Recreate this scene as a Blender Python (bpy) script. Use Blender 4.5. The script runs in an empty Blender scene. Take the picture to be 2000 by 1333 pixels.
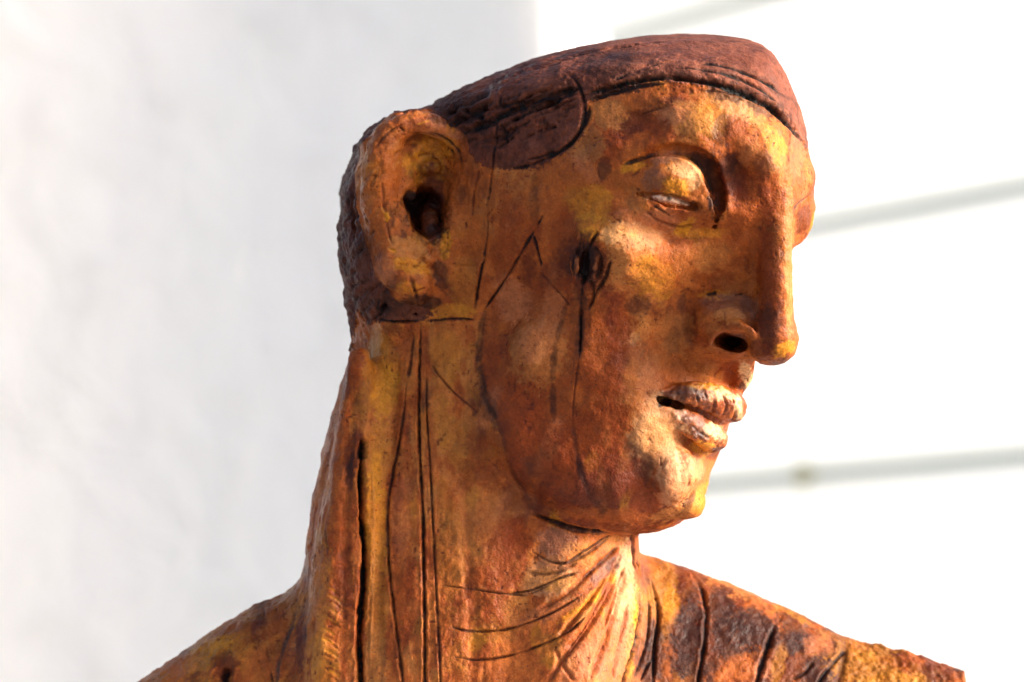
import bpy, math, random
import numpy as np
from mathutils import Vector, Matrix, Euler

random.seed(7)
rng = np.random.default_rng(7)
C = bpy.context.scene.collection
SC = bpy.context.scene
R = math.radians

# ------------------------------------------------------------------ camera
S = 0.00025            # metres per photo pixel at the plane through the neck
DIST = 1.6             # camera to that plane
PITCH = R(6.4)
CAMZ = 1.25
cam = bpy.data.cameras.new('camera')
cam_o = bpy.data.objects.new('camera', cam)
C.objects.link(cam_o)
cam_o.location = (0, -DIST, CAMZ)
cam_o.rotation_euler = (R(90) + PITCH, 0, 0)
cam.lens = 36 * DIST / (2000 * S)
cam.sensor_width = 36
cam.clip_end = 200
cam.dof.use_dof = True
cam.dof.focus_distance = DIST - 270 * S
cam.dof.aperture_fstop = 7.0
SC.camera = cam_o
CAMR = Euler((R(90) + PITCH, 0, 0)).to_matrix()

# ------------------------------------------------------------------ light
SUN_EL, SUN_AZ = 18.0, 101.0      # azimuth clockwise from +Y (away from camera)
w = bpy.data.worlds.new('World')
SC.world = w
w.use_nodes = True
nt = w.node_tree
bg = nt.nodes['Background']
sky = nt.nodes.new('ShaderNodeTexSky')
sky.sky_type = 'NISHITA'
sky.sun_disc = False
sky.sun_elevation = R(SUN_EL)
sky.sun_rotation = R(SUN_AZ)
sky.air_density = 0.6
sky.dust_density = 4.0
sky.ozone_density = 0.3
nt.links.new(sky.outputs[0], bg.inputs[0])
bg.inputs[1].default_value = 0.14
sun = bpy.data.lights.new('sun', 'SUN')
sun.energy = 2.45
sun.angle = R(9)
sun.color = (1.0, 0.96, 0.91)
sun_o = bpy.data.objects.new('sun', sun)
C.objects.link(sun_o)
sd = Vector((math.sin(R(SUN_AZ)) * math.cos(R(SUN_EL)), math.cos(R(SUN_AZ)) * math.cos(R(SUN_EL)), math.sin(R(SUN_EL))))
sun_o.rotation_euler = sd.to_track_quat('Z', 'Y').to_euler()
sun_o.location = sd * 5
SC.view_settings.view_transform = 'Standard'
SC.view_settings.look = 'None'
SC.view_settings.gamma = 1
SC.view_settings.exposure = 1.42
SC.cycles.max_bounces = 8

# ------------------------------------------------------------------ sculpting space
# The bust is sculpted in (x, y, d): x right, y down, d towards the viewer, unit = 0.25 mm.
def to_world(p):
    q = np.empty_like(p)
    depth = DIST - p[:, 2] * S
    k = depth / DIST
    loc = np.stack([(p[:, 0] - 1000) * S * k, -(p[:, 1] - 666.5) * S * k, -depth], 1)
    M = np.array(CAMR)
    q = loc @ M.T
    q[:, 1] -= DIST
    q[:, 2] += CAMZ
    return q

# ---- hash noise
def _hash(ix, iy, iz, seed):
    h = (ix * 374761393 + iy * 668265263 + iz * 2147483647 + seed * 974634777).astype(np.uint32)
    h = (h ^ (h >> 13)) * np.uint32(1274126177)
    h = h ^ (h >> 16)
    return (h & 0xffff).astype(np.float32) / 65535.0

def vnoise(p, scale, seed=0):
    q = p / scale
    i = np.floor(q).astype(np.int64)
    f = (q - i).astype(np.float32)
    f = f * f * (3 - 2 * f)
    out = 0
    for dx in (0, 1):
        wx = f[:, 0] if dx else 1 - f[:, 0]
        for dy in (0, 1):
            wy = f[:, 1] if dy else 1 - f[:, 1]
            for dz in (0, 1):
                wz = f[:, 2] if dz else 1 - f[:, 2]
                out = out + wx * wy * wz * _hash(i[:, 0] + dx, i[:, 1] + dy, i[:, 2] + dz, seed)
    return out

def fbm(p, scale, octaves=4, seed=0):
    a, s, t = 0, 1.0, 0
    for o in range(octaves):
        a = a + s * vnoise(p + 17.3 * o, scale / 2 ** o, seed + o)
        t += s
        s *= 0.55
    return a / t - 0.5          # about -0.35..0.35

# ---- signed distance primitives
AL = R(36)
F = np.array([math.cos(AL), 0, math.sin(AL)])       # the way the face looks
RT = np.array([-math.sin(AL), 0, math.cos(AL)])     # the figure's right
UP = np.array([0, -1, 0])
CX = 1120.0
def H(f, r, y):
    return np.array([CX, y, 0]) + F * f + RT * r

prims = []
def add(fn, lo, hi, k, op):
    prims.append((fn, np.array(lo, float), np.array(hi, float), k, op))

def ell(c, rad, k=20, op='u', ax=None, rot=0):
    """ellipsoid; ax rows = axes; default view axes, rot = roll in the x-y plane (degrees)"""
    c = np.array(c, float); rad = np.array(rad, float)
    if ax is None:
        a = R(rot); A = np.array([[math.cos(a), math.sin(a), 0], [-math.sin(a), math.cos(a), 0], [0, 0, 1.0]])
    elif ax == 'head':
        A = np.array([F, RT, UP])
    else:
        A = np.array(ax)
    ext = np.sqrt(((A * rad[:, None]) ** 2).sum(0))
    def fn(p, c=c, rad=rad, A=A):
        q = (p - c) @ A.T
        a = q / rad
        k0 = np.sqrt((a * a).sum(1)); b = a / rad
        k1 = np.sqrt((b * b).sum(1)) + 1e-9
        return k0 * (k0 - 1) / k1
    add(fn, c - ext, c + ext, k, op)

def tube(pts, rads, k=15, op='u', mirror=False, flat=1.0):
    """polyline of round cones"""
    P = np.array(pts, float); r = np.array(rads, float)
    def fn(p, P=P, r=r):
        best = None
        for i in range(len(P) - 1):
            a, b = P[i], P[i + 1]
            ab = b - a
            t = np.clip(((p - a) @ ab) / (ab @ ab), 0, 1)
            dd = p - a - t[:, None] * ab
            v = np.sqrt((dd * dd).sum(1)) - (r[i] + t * (r[i + 1] - r[i]))
            best = v if best is None else np.minimum(best, v)
        return best
    m = r.max()
    add(fn, P.min(0) - m, P.max(0) + m, k, op)

def smooth_curve(pts, n=8):
    P = np.array(pts, float)
    if len(P) < 3:
        t = np.linspace(0, 1, n + 1)[:, None]
        return P[0] * (1 - t) + P[-1] * t
    Q = np.vstack([2 * P[0] - P[1], P, 2 * P[-1] - P[-2]])
    out = []
    for i in range(1, len(Q) - 2):
        p0, p1, p2, p3 = Q[i - 1:i + 3]
        for t in np.linspace(0, 1, n, endpoint=False):
            out.append(0.5 * ((2 * p1) + (-p0 + p2) * t + (2 * p0 - 5 * p1 + 4 * p2 - p3) * t * t + (-p0 + 3 * p1 - 3 * p2 + p3) * t ** 3))
    out.append(P[-1])
    return np.array(out)

def stube(pts, rads, k=15, op='u'):
    A = smooth_curve(np.hstack([np.array(pts, float), np.array(rads, float)[:, None]]), 3)
    tube(A[:, :3], np.maximum(A[:, 3], 1), k, op)

BIG = 1e4
#SCULPT-BEGIN
# ---- skull, cut open above the hairline
ell(H(0, 0, 335), (520, 305, 440), 0, 'u', 'head')
ell((1350, 1070, 0), (1000, 1000, 1000), 24, 'i')                       # the cut crown
ell((775, 470, 30), (112, 235, 190), 60)                                # back of the hair
# ---- lower face and jaw
ell(H(135, 0, 650), (236, 176, 385), 60, 'u', 'head')
tube([H(-25, 172, 690), H(15, 165, 840), H(100, 115, 905), H(185, 40, 930)], [92, 106, 104, 94], 70)
tube([H(-25, -165, 700), H(20, -160, 840), H(95, -100, 905), H(165, -40, 925)], [95, 105, 98, 86], 60)
ell((1175, 715, 135), (165, 190, 152), 70)                              # full near cheek
ell(H(235, -115, 620), (80, 60, 110), 60, 'u', 'head')
ell((1312, 945, 165), (60, 76, 92), 30)                                # chin
ell((1322, 928, 254), (42, 50, 40), 26, rot=10)
ell((1348, 985, 205), (30, 30, 34), 18)                         # bump of the chin
# cheekbones
ell(H(270, 178, 480), (106, 62, 84), 80, 'u', 'head')
ell(H(275, -170, 480), (95, 62, 80), 60, 'u', 'head')
# brow bone
tube([(1160, 330, 268), (1230, 280, 318), (1310, 258, 338), (1400, 275, 338), (1470, 320, 318), (1515, 360, 285)], [50, 48, 46, 44, 42, 36], 60)
tube([(1515, 360, 270), (1552, 345, 200), (1550, 350, 120)], [36, 36, 36], 30)
ell((1548, 410, 150), (42, 70, 60), 16, rot=0)                          # far eye socket rim
# neck
def neck(p):
    y = p[:, 1]
    cx = np.interp(y, [560, 700, 850, 980, 1090, 1180, 1300, 1500], [950, 945, 935, 922, 919, 920, 915, 900])
    rx = np.interp(y, [560, 700, 850, 980, 1090, 1180, 1300, 1500], [250, 265, 297, 314, 324, 328, 340, 380])
    cd = np.interp(y, [560, 900, 1500], [0, -5, 0])
    rd = np.interp(y, [560, 700, 1000, 1200, 1500], [215, 192, 174, 192, 240])
    q = np.sqrt(((p[:, 0] - cx) / rx) ** 2 + ((p[:, 2] - cd) / rd) ** 2)
    return np.maximum((q - 1) * rd * 0.95, 520 - y)
add(neck, (520, 520, -260), (1320, 1700, 260), 20, 'u')
# sternomastoid and the gathered front of the neck
tube([(1105, 1060, 95), (1120, 1180, 115), (1100, 1330, 130), (1080, 1500, 130)], [70, 80, 95, 100], 70)
tube([(1200, 1045, 30), (1206, 1120, 50), (1190, 1230, 66), (1150, 1350, 90), (1120, 1500, 90)], [38, 42, 50, 55, 60], 30)
tube([(700, 700, 150), (690, 900, 120), (670, 1100, 110), (640, 1400, 100)], [20, 40, 50, 60], 50)
# torso with the shoulders, cut off at the arms
def torso(p):
    x = p[:, 0]
    xs = [0, 180, 265, 370, 470, 560, 640, 800, 1000, 1180, 1240, 1400, 1540, 1650, 1800, 1890, 2000]
    top = np.interp(x, xs, [1530, 1395, 1333, 1262, 1197, 1155, 1110, 1080, 1060, 1062, 1076, 1130, 1188, 1243, 1280, 1312, 1345])
    ry = np.interp(x, [0, 300, 900, 1240, 1900], [330, 380, 520, 460, 330])
    rd = np.interp(x, [0, 300, 900, 1240, 1500, 1900], [165, 190, 215, 200, 175, 130])
    cd = np.interp(x, [0, 900, 1250, 1900], [-70, -60, -110, -120])
    q = np.sqrt(((p[:, 1] - top - ry) / ry) ** 2 + ((p[:, 2] - cd) / rd) ** 2)
    return (q - 1) * rd * 0.9
add(torso, (-50, 1040, -330), (2050, 2200, 180), 30, 'u')
# ---- eye
ell((1440, 355, 410), (36, 66, 58), 34, 's', rot=-6)                      # hollow beside the nose
ell((1408, 252, 414), (24, 34, 22), 30, 's')
ell((1240, 236, 392), (60, 26, 20), 30, 's', rot=-12)
ell((1360, 250, 366), (36, 26, 30), 30)
ell((1492, 300, 320), (30, 60, 46), 34, rot=-20)
stube([(1218, 322, 394), (1262, 304, 396), (1310, 293, 396), (1352, 300, 390), (1380, 325, 380), (1394, 365, 366), (1398, 405, 360), (1394, 440, 362)], [3, 7, 13, 18, 22, 24, 20, 10], 6, 's')
ell((1305, 450, 420), (92, 32, 38), 34, 's', rot=6)
ell((1212, 368, 412), (26, 34, 34), 26, 's')
ell((1308, 350, 322), (70, 53, 93), 7)                                    # heavy lid over the ball
ell((1330, 345, 330), (44, 44, 68), 12)
ell((1245, 352, 330), (44, 30, 50), 26)
tube([(1225, 386, 340), (1265, 412, 364), (1310, 430, 366), (1360, 428, 348)], [14, 17, 17, 13], 18)   # lower lid
tube([(1250, 381, 398), (1300, 391, 402), (1358, 405, 386)], [8, 14, 11], 3, 's')
tube([(1250, 381, 380), (1300, 391, 386), (1358, 404, 368)], [6, 12, 9], 3, 's')
ell((1303, 391, 330), (58, 20, 60), 2, rot=12)
# ---- nose
stube([(1480, 290, 282), (1508, 390, 312), (1515, 480, 318), (1514, 570, 316), (1510, 645, 298)], [58, 37, 32, 34, 44], 26)
tube([(1440, 430, 185), (1425, 560, 205), (1410, 625, 222)], [80, 94, 88], 44)
ell((1507, 663, 284), (52, 50, 54), 16)                                   # tip
ell((1410, 626, 286), (64, 50, 66), 16, rot=8)                            # wing
tube([(1356, 584, 340), (1332, 640, 332), (1352, 684, 328)], [10, 19, 14], 10, 's')
tube([(1374, 592, 354), (1405, 573, 350), (1455, 578, 340)], [4, 10, 4], 8, 's')
ell((1405, 745, 330), (80, 50, 110), 20, 's', rot=16)
stube([(1388, 668, 330), (1402, 646, 348), (1434, 637, 354), (1462, 648, 346), (1476, 672, 330)], [6, 8, 9, 8, 6], 16)
ell((1432, 671, 300), (31, 15, 110), 5, 's', rot=10)
ell((1412, 664, 322), (18, 13, 60), 8, 's', rot=-20)
tube([(1462, 648, 360), (1482, 668, 350), (1490, 690, 335)], [3, 6, 3], 10, 's')                        # nostril
# ---- muzzle and mouth
ell((1362, 762, 190), (86, 82, 86), 30)
tube([(1452, 695, 225), (1450, 735, 226), (1438, 765, 232)], [24, 20, 14], 12)
stube([(1300, 772, 270), (1335, 766, 292), (1378, 774, 290), (1416, 788, 262), (1428, 795, 220), (1405, 790, 150)], [9, 20, 28, 31, 28, 22], 6)
stube([(1310, 800, 270), (1345, 824, 280), (1378, 848, 262), (1394, 858, 226), (1372, 850, 150)], [14, 23, 26, 26, 22], 8)
tube([(1284, 777, 304), (1308, 786, 312), (1345, 799, 318), (1385, 820, 308), (1425, 840, 270), (1446, 846, 215), (1440, 846, 150)], [8, 13, 9, 7, 7, 8, 8], 5, 's')
tube([(1330, 870, 300), (1375, 897, 285), (1415, 906, 235), (1415, 906, 150)], [8, 14, 20, 22], 16, 's')
# the gash on the cheek
ell((1142, 524, 364), (17, 52, 24), 8, 's', rot=5)
ell((1142, 516, 352), (7, 40, 32), 4, 's', rot=5)
tube([(1126, 490, 332), (1122, 520, 332), (1128, 548, 330)], [8, 10, 6], 8)
tube([(1165, 495, 345), (1168, 520, 345), (1158, 545, 340)], [5, 7, 5], 8)
ell((1206, 650, 350), (34, 88, 48), 44, 's', rot=12)
ell((1272, 800, 248), (46, 92, 44), 46, rot=-6)
ell((1190, 470, 352), (60, 24, 26), 30, rot=14)                      # hollow of the cheek
ell((1050, 690, 236), (46, 56, 30), 40)
stube([(905, 650, 214), (900, 740, 222), (925, 840, 224), (965, 940, 214), (1020, 1025, 200)], [8, 18, 22, 22, 14], 34, 's')
ell((1309, 787, 292), (28, 9, 52), 3, 's', rot=16)
# ---- ear
tube([(770, 520, 120), (755, 400, 110), (800, 290, 120)], [60, 75, 70], 30)
ell((805, 400, 140), (102, 180, 62), 24, rot=-4)
ell((850, 362, 236), (54, 104, 78), 12, 's', rot=-2)
stube([(905, 300, 165), (885, 268, 188), (845, 246, 212), (800, 244, 218), (760, 270, 216), (742, 335, 210), (742, 405, 206), (760, 470, 204), (778, 515, 200)], [14, 19, 22, 24, 30, 36, 36, 30, 32], 14)
ell((800, 547, 196), (56, 40, 46), 12, rot=30)
tube([(912, 300, 170), (905, 380, 184), (895, 450, 188), (882, 520, 176), (850, 555, 170)], [18, 22, 24, 28, 26], 24)
ell((830, 412, 200), (38, 54, 110), 7, 's', rot=-8)                        # ear canal
ell((806, 396, 200), (22, 26, 100), 6, 's', rot=-8)
tube([(848, 392, 110), (838, 425, 150), (842, 460, 175)], [14, 17, 14], 12)
ell((838, 326, 172), (24, 18, 22), 12)
tube([(800, 300, 180), (795, 350, 176), (800, 380, 180)], [14, 16, 12], 14)
stube([(684, 330, 150), (696, 430, 150), (722, 510, 150), (752, 578, 150), (800, 606, 158), (850, 600, 165)], [8, 12, 15, 16, 15, 8], 10, 's')
tube([(790, 470, 200), (830, 500, 196), (862, 530, 188)], [20, 18, 14], 12)
stube([(800, 274, 222), (845, 267, 222), (882, 292, 214), (897, 335, 206)], [4, 9, 9, 4], 5, 's')
ell((762, 505, 210), (24, 26, 24), 8)
ell((815, 575, 190), (26, 22, 26), 8)
ell((752, 262, 218), (22, 16, 18), 8, rot=-40)
ell((776, 234, 170), (14, 18, 16), 6, rot=30)
ell((716, 288, 110), (15, 26, 40), 10)
#SCULPT-END
# cut planes
add(lambda p: p[:, 0] - 1886 - 0.05 * (p[:, 1] - 1310), (1800, 0, -BIG), (BIG, BIG, BIG), 5, 'i')
YB = 1540
add(lambda p: p[:, 1] - YB, (-BIG, YB - 40, -BIG), (BIG, BIG, BIG), 5, 'i')
add(lambda p: 40 - p[:, 0], (-BIG, -BIG, -BIG), (60, BIG, BIG), 5, 'i')

def combine(f, v, k, op):
    if op == 'u':
        if k <= 0:
            return np.minimum(f, v)
        h = np.maximum(k - np.abs(f - v), 0) / k
        return np.minimum(f, v) - h * h * k * 0.25
    if op == 's':
        v = -v
    if k <= 0:
        return np.maximum(f, v)
    h = np.maximum(k - np.abs(f - v), 0) / k
    return np.maximum(f, v) + h * h * k * 0.25

def sdf(p, lo=None, hi=None, m=40):
    f = np.full(len(p), 1e3)
    for fn, a, b, k, op in prims:
        if lo is not None:
            e = m + k
            if op != 'i' and (np.any(lo > b + e) or np.any(hi < a - e)):
                continue
        f = combine(f, fn(p), k, op)
    return f

def build_surface(lo, hi, h, bs):
    lo = np.array(lo, float); hi = np.array(hi, float)
    nb = np.ceil((hi - lo) / (h * bs)).astype(int)
    n = nb * bs
    G = np.ones(tuple(n + 1), np.float32) * 100
    bc = np.stack(np.meshgrid(*[np.arange(k) for k in nb], indexing='ij'), -1).reshape(-1, 3)
    cen = lo + (bc + 0.5) * bs * h
    fc = np.concatenate([sdf(c) for c in np.array_split(cen, 8)])
    half = bs * h * 0.5
    for b, c, fv in zip(bc, cen, fc):
        i0 = b * bs
        sl = tuple(slice(i0[a], i0[a] + bs + 1) for a in range(3))
        if abs(fv) > half * 1.732 * 1.25 + 20:
            if fv < 0:
                G[sl] = -100
            continue
        ax = [lo[a] + h * np.arange(i0[a], i0[a] + bs + 1) for a in range(3)]
        g = np.stack(np.meshgrid(*ax, indexing='ij'), -1).reshape(-1, 3)
        G[sl] = sdf(g, c - half, c + half).reshape((bs + 1,) * 3)
    # surface nets
    ins = G < 0
    cells = np.zeros(tuple(n), np.int8)
    for a in (0, 1):
        for b in (0, 1):
            for c in (0, 1):
                cells += ins[a:a + n[0], b:b + n[1], c:c + n[2]]
    act = (cells > 0) & (cells < 8)
    idx = np.full(tuple(n), -1, np.int64)
    ci = np.argwhere(act)
    idx[act] = np.arange(len(ci))
    corner = np.array([[a, b, c] for a in (0, 1) for b in (0, 1) for c in (0, 1)])
    vals = np.stack([G[ci[:, 0] + o[0], ci[:, 1] + o[1], ci[:, 2] + o[2]] for o in corner], 1)
    edges = [(i, j) for i in range(8) for j in range(i + 1, 8) if np.abs(corner[i] - corner[j]).sum() == 1]
    acc = np.zeros((len(ci), 3)); cnt = np.zeros(len(ci))
    for i, j in edges:
        m = (vals[:, i] < 0) != (vals[:, j] < 0)
        t = vals[m, i] / (vals[m, i] - vals[m, j])
        acc[m] += corner[i] + t[:, None] * (corner[j] - corner[i])
        cnt[m] += 1
    V = lo + (ci + acc / cnt[:, None]) * h
    Q = []
    for a in range(3):
        b, c = (a + 1) % 3, (a + 2) % 3
        s0 = [slice(1, n[0]), slice(1, n[1]), slice(1, n[2])]
        s0[a] = slice(0, n[a])
        s1 = list(s0); s1[a] = slice(1, n[a] + 1)
        A0, A1 = ins[tuple(s0)], ins[tuple(s1)]
        e = np.argwhere(A0 != A1)
        flip = A0[e[:, 0], e[:, 1], e[:, 2]]
        off = np.array([1, 1, 1]); off[a] = 0
        e = e + off
        eb = np.zeros(3, int); eb[b] = 1
        ec = np.zeros(3, int); ec[c] = 1
        q = np.stack([idx[tuple((e - o).T)] for o in (0 * eb, eb, eb + ec, ec)], 1)
        q[~flip] = q[~flip][:, ::-1]
        Q.append(q)
    return V, np.concatenate(Q)

def subdivide(V, Q):
    n = len(V)
    E = np.stack([Q, np.roll(Q, -1, 1)], -1).reshape(-1, 2)
    E.sort(1)
    key = E[:, 0] * n + E[:, 1]
    u, inv = np.unique(key, return_inverse=True)
    inv = inv.reshape(-1)
    a, b = u // n, u % n
    mid = (V[a] + V[b]) / 2
    fc = V[Q].mean(1)
    e = inv.reshape(-1, 4) + n
    f = np.arange(len(Q)) + n + len(u)
    NQ = np.concatenate([np.stack([Q[:, i], e[:, i], f, e[:, i - 1]], 1) for i in range(4)])
    return np.vstack([V, mid, fc]), NQ

def by_block(V, size=70):
    b = np.floor(V / size).astype(np.int64) + 1000
    key = (b[:, 0] * 4000 + b[:, 1]) * 4000 + b[:, 2]
    o = np.argsort(key, kind='stable')
    cuts = np.flatnonzero(np.diff(key[o])) + 1
    return np.split(o, cuts)

def project(V, it=2):
    V = V.copy()
    for ids in by_block(V):
        p = V[ids]
        lo, hi = p.min(0), p.max(0)
        for _ in range(it):
            n = len(p); e = 1.0
            T = np.array([[1, 1, 1], [1, -1, -1], [-1, 1, -1], [-1, -1, 1]]) * e
            vals = sdf(np.concatenate([p + t for t in T]), lo, hi).reshape(4, n)
            g = (vals[:, :, None] * T[:, None, :]).sum(0) / (4 * e * e)
            f = vals.mean(0)
            g2 = (g * g).sum(1) + 1e-6
            st = np.clip(-f / g2, -4, 4)
            p = p + g * st[:, None]
        V[ids] = p
    return V

def vnormals(V, Q):
    a, b, c, d = (V[Q[:, i]] for i in range(4))
    fn = np.cross(c - a, d - b)
    N = np.zeros_like(V)
    for i in range(4):
        for k in range(3):
            N[:, k] += np.bincount(Q[:, i], fn[:, k], len(V))
    return N / (np.linalg.norm(N, axis=1)[:, None] + 1e-9)

import time
_t = time.time()
VOX = 4.2
V, Q = build_surface((20, 40, -340), (1960, 1580, 430), VOX, 14)
print('nets', len(V), time.time() - _t)
V, Q = subdivide(V, Q)
V = project(V)
wv = np.stack([fbm(V, 42, 3, 301 + 7 * i) for i in range(3)], 1) * 10 + np.stack([fbm(V, 13, 2, 351 + 7 * i) for i in range(3)], 1) * 2
wv += np.stack([fbm(V, 8, 2, 391 + 7 * i) for i in range(3)], 1) * 7 * (np.exp(-((V[:, 0] - 1305) / 75) ** 2 - ((V[:, 1] - 385) / 45) ** 2) * (V[:, 2] > 250))[:, None]
wv *= np.clip((V[:, 1] - 60) / 60, .15, 1)[:, None] * .9
V = V + wv
# turn the front of the face away from the side plane of the cheek
def ss(a, b, x):
    t = np.clip((x - a) / (b - a), 0, 1)
    return t * t * (3 - 2 * t)
gx, gy = V[:, 0], V[:, 1]
g_low = np.where(gx > 1190, .55 * (np.sqrt((gx - 1190) ** 2 + 40 ** 2) - 40), 0)
g_low = np.minimum(g_low, 105) * ss(690, 760, gy) * (1 - ss(1010, 1060, gy))
g_up = 48 * ss(1185, 1330, gx) * (1 - ss(1375, 1515, gx)) * ss(405, 455, gy) * (1 - ss(690, 760, gy))
V[:, 2] -= (g_low + g_up) * ss(-150, 120, V[:, 2])
N = vnormals(V, Q)
if (N[:, 2] * (V[:, 2] + 60)).mean() < 0:
    Q = Q[:, ::-1]; N = -N
print('surface', len(V), len(Q), time.time() - _t)

# ------------------------------------------------------------------ surface work: lumps, incisions, painted shade and highlights, pigment
X0, Y0, D0 = V[:, 0].copy(), V[:, 1].copy(), V[:, 2].copy()
near = np.clip((N[:, 2] + 0.25) / 0.35, 0, 1)

def sstep(a, b, x):
    t = np.clip((x - a) / (b - a), 0, 1)
    return t * t * (3 - 2 * t)

def inpoly(x, y, poly):
    c = np.zeros(len(x), bool)
    P = np.array(poly, float)
    for (x1, y1), (x2, y2) in zip(P, np.roll(P, -1, 0)):
        m = ((y1 > y) != (y2 > y))
        c ^= m & (x < (x2 - x1) * (y - y1) / (y2 - y1 + 1e-12) + x1)
    return c

# depth of the near surface on a 6-unit grid, to lay 2-D sketched lines onto the form
GX, GY = 340, 300
dg = np.full((GX, GY), -1e3)
fr = N[:, 2] > 0
np.maximum.at(dg, (np.clip(X0[fr] // 6, 0, GX - 1).astype(int), np.clip(Y0[fr] // 6, 0, GY - 1).astype(int)), D0[fr])
def lay(P):
    out = []
    for x, y in P:
        i, j = int(x // 6), int(y // 6)
        d = dg[max(i, 0):i + 2, max(j, 0):j + 2]
        d = d[d > -900]
        if len(d) == 0:
            d = dg[max(i - 3, 0):i + 4, max(j - 3, 0):j + 4]; d = d[d > -900]
        out.append((x, y, d.mean() if len(d) else 0))
    out = np.array(out)
    if len(out) > 4:
        z = out[:, 2].copy(); z[1:-1] = (z[:-2] + z[1:-1] + z[2:]) / 3; out[:, 2] = z
    return out

order_x = np.argsort(X0)
xs_sorted = X0[order_x]
def candidates(lo, hi, m):
    a, b = np.searchsorted(xs_sorted, [lo[0] - m, hi[0] + m])
    ids = order_x[a:b]
    return ids[(Y0[ids] > lo[1] - m) & (Y0[ids] < hi[1] + m) & (N[ids, 2] > -0.3)]

wob = fbm(V, 26, 3, 50)
wob2 = fbm(V, 9, 2, 60); wob3 = fbm(V, 4.5, 2, 61)
def line_field(pts, w, taper=True, reach=4.0):
    """distance/width to a sketched line laid on the surface; returns ids, q (distance in widths), s (0..1 strength along the line)"""
    C2 = smooth_curve(pts, 6)
    P = lay(C2)
    w = w * .86
    ids = candidates(P.min(0), P.max(0), w * reach)
    if len(ids) == 0:
        return ids, None, None
    p = V0[ids]
    best = np.full(len(ids), 1e9); bt = np.zeros(len(ids))
    n = len(P) - 1
    for i in range(n):
        a, b = P[i], P[i + 1]
        ab = b - a
        L = ab @ ab + 1e-6
        sel = np.flatnonzero((np.abs(p[:, 0] - (a[0] + b[0]) / 2) < abs(ab[0]) / 2 + w * reach) & (np.abs(p[:, 1] - (a[1] + b[1]) / 2) < abs(ab[1]) / 2 + w * reach))
        if len(sel) == 0:
            continue
        t = np.clip(((p[sel] - a) @ ab) / L, 0, 1)
        dd = p[sel] - a - t[:, None] * ab
        dd[:, 2] *= 0.6
        v = np.sqrt((dd * dd).sum(1))
        u = v < best[sel]
        best[sel[u]] = v[u]; bt[sel[u]] = (i + t[u]) / n
    k = np.flatnonzero(best < w * reach)
    ids, best, bt = ids[k], best[k], bt[k]
    s = np.ones(len(ids))
    if taper:
        s = np.minimum(1, np.minimum(bt, 1 - bt) / 0.14 + 0.12)
    wl = w * (.45 + .55 * s) * (1 + 1.3 * wob[ids] + .8 * wob2[ids])
    return ids, np.maximum(best + wob2[ids] * w * .9, 0) / wl, s

V0 = V.copy()
disp = np.zeros(len(V))          # outward
# pigments (albedo); darkest and palest also paint shade and highlights
PAL = dict(
    o=(.52, .170, .048), t=(.60, .29, .105), y=(.80, .42, .05), r=(.34, .075, .018), R=(.17, .036, .013),
    b=(.055, .018, .010), p=(.080, .028, .022), l=(.30, .175, .15), c=(.80, .62, .40), k=(.58, .245, .135),
    h=(.185, .060, .036), H=(.070, .024, .015), w=(1.0, .84, .78), g=(.10, .075, .07), z=(.015, .007, .006), u=(.26, .095, .062), v=(.50, .235, .05))
PAL = {a: np.array(b) for a, b in PAL.items()}
n1 = fbm(V, 90, 4, 1); n2 = fbm(V, 45, 4, 2); n3 = fbm(V, 16, 3, 3); n4 = fbm(V * np.array([1, .25, 1]), 14, 3, 4)
def mix(col, c, a):
    return col * (1 - a[:, None]) + c * a[:, None]
col = np.tile(PAL['o'], (len(V), 1))
col = mix(col, PAL['t'], sstep(0.0, .28, n1 + .4 * n3) * .55)
col = mix(col, PAL['y'], sstep(.06, .28, n2 - .3 * n1) * .18)
col = mix(col, PAL['r'], sstep(0.0, .28, -n1 + .6 * n2) * .75)
col = mix(col, PAL['r'], sstep(.06, .25, -n2 + .5 * n3) * .22)
neckm = sstep(560, 640, Y0) * sstep(1020, 960, X0)
neckm = neckm * (1 - sstep(930, 1000, X0) * sstep(1010, 960, Y0))
col = mix(col, PAL['v'], sstep(-.05, .2, n4) * .28 * neckm)
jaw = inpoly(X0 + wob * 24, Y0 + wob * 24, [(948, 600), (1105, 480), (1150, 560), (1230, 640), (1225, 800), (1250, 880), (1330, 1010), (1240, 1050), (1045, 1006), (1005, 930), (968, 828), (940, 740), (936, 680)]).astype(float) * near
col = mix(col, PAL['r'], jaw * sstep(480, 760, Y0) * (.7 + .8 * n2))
col = mix(col, PAL['R'], jaw * sstep(800, 1000, Y0) * (.55 + .8 * n3))  # lower cheek darkened: shade under the jaw painted into the colour
byj = inpoly(X0 + wob * 20, Y0 + wob * 20, [(838, 630), (940, 626), (932, 700), (945, 770), (970, 828), (1000, 930), (1030, 1000), (940, 1040), (840, 900)]).astype(float) * near
col = mix(col, PAL['t'], byj * .35)
col = mix(col, PAL['r'], sstep(0, .2, -n4 + .3 * n1) * .55 * neckm)

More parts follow.
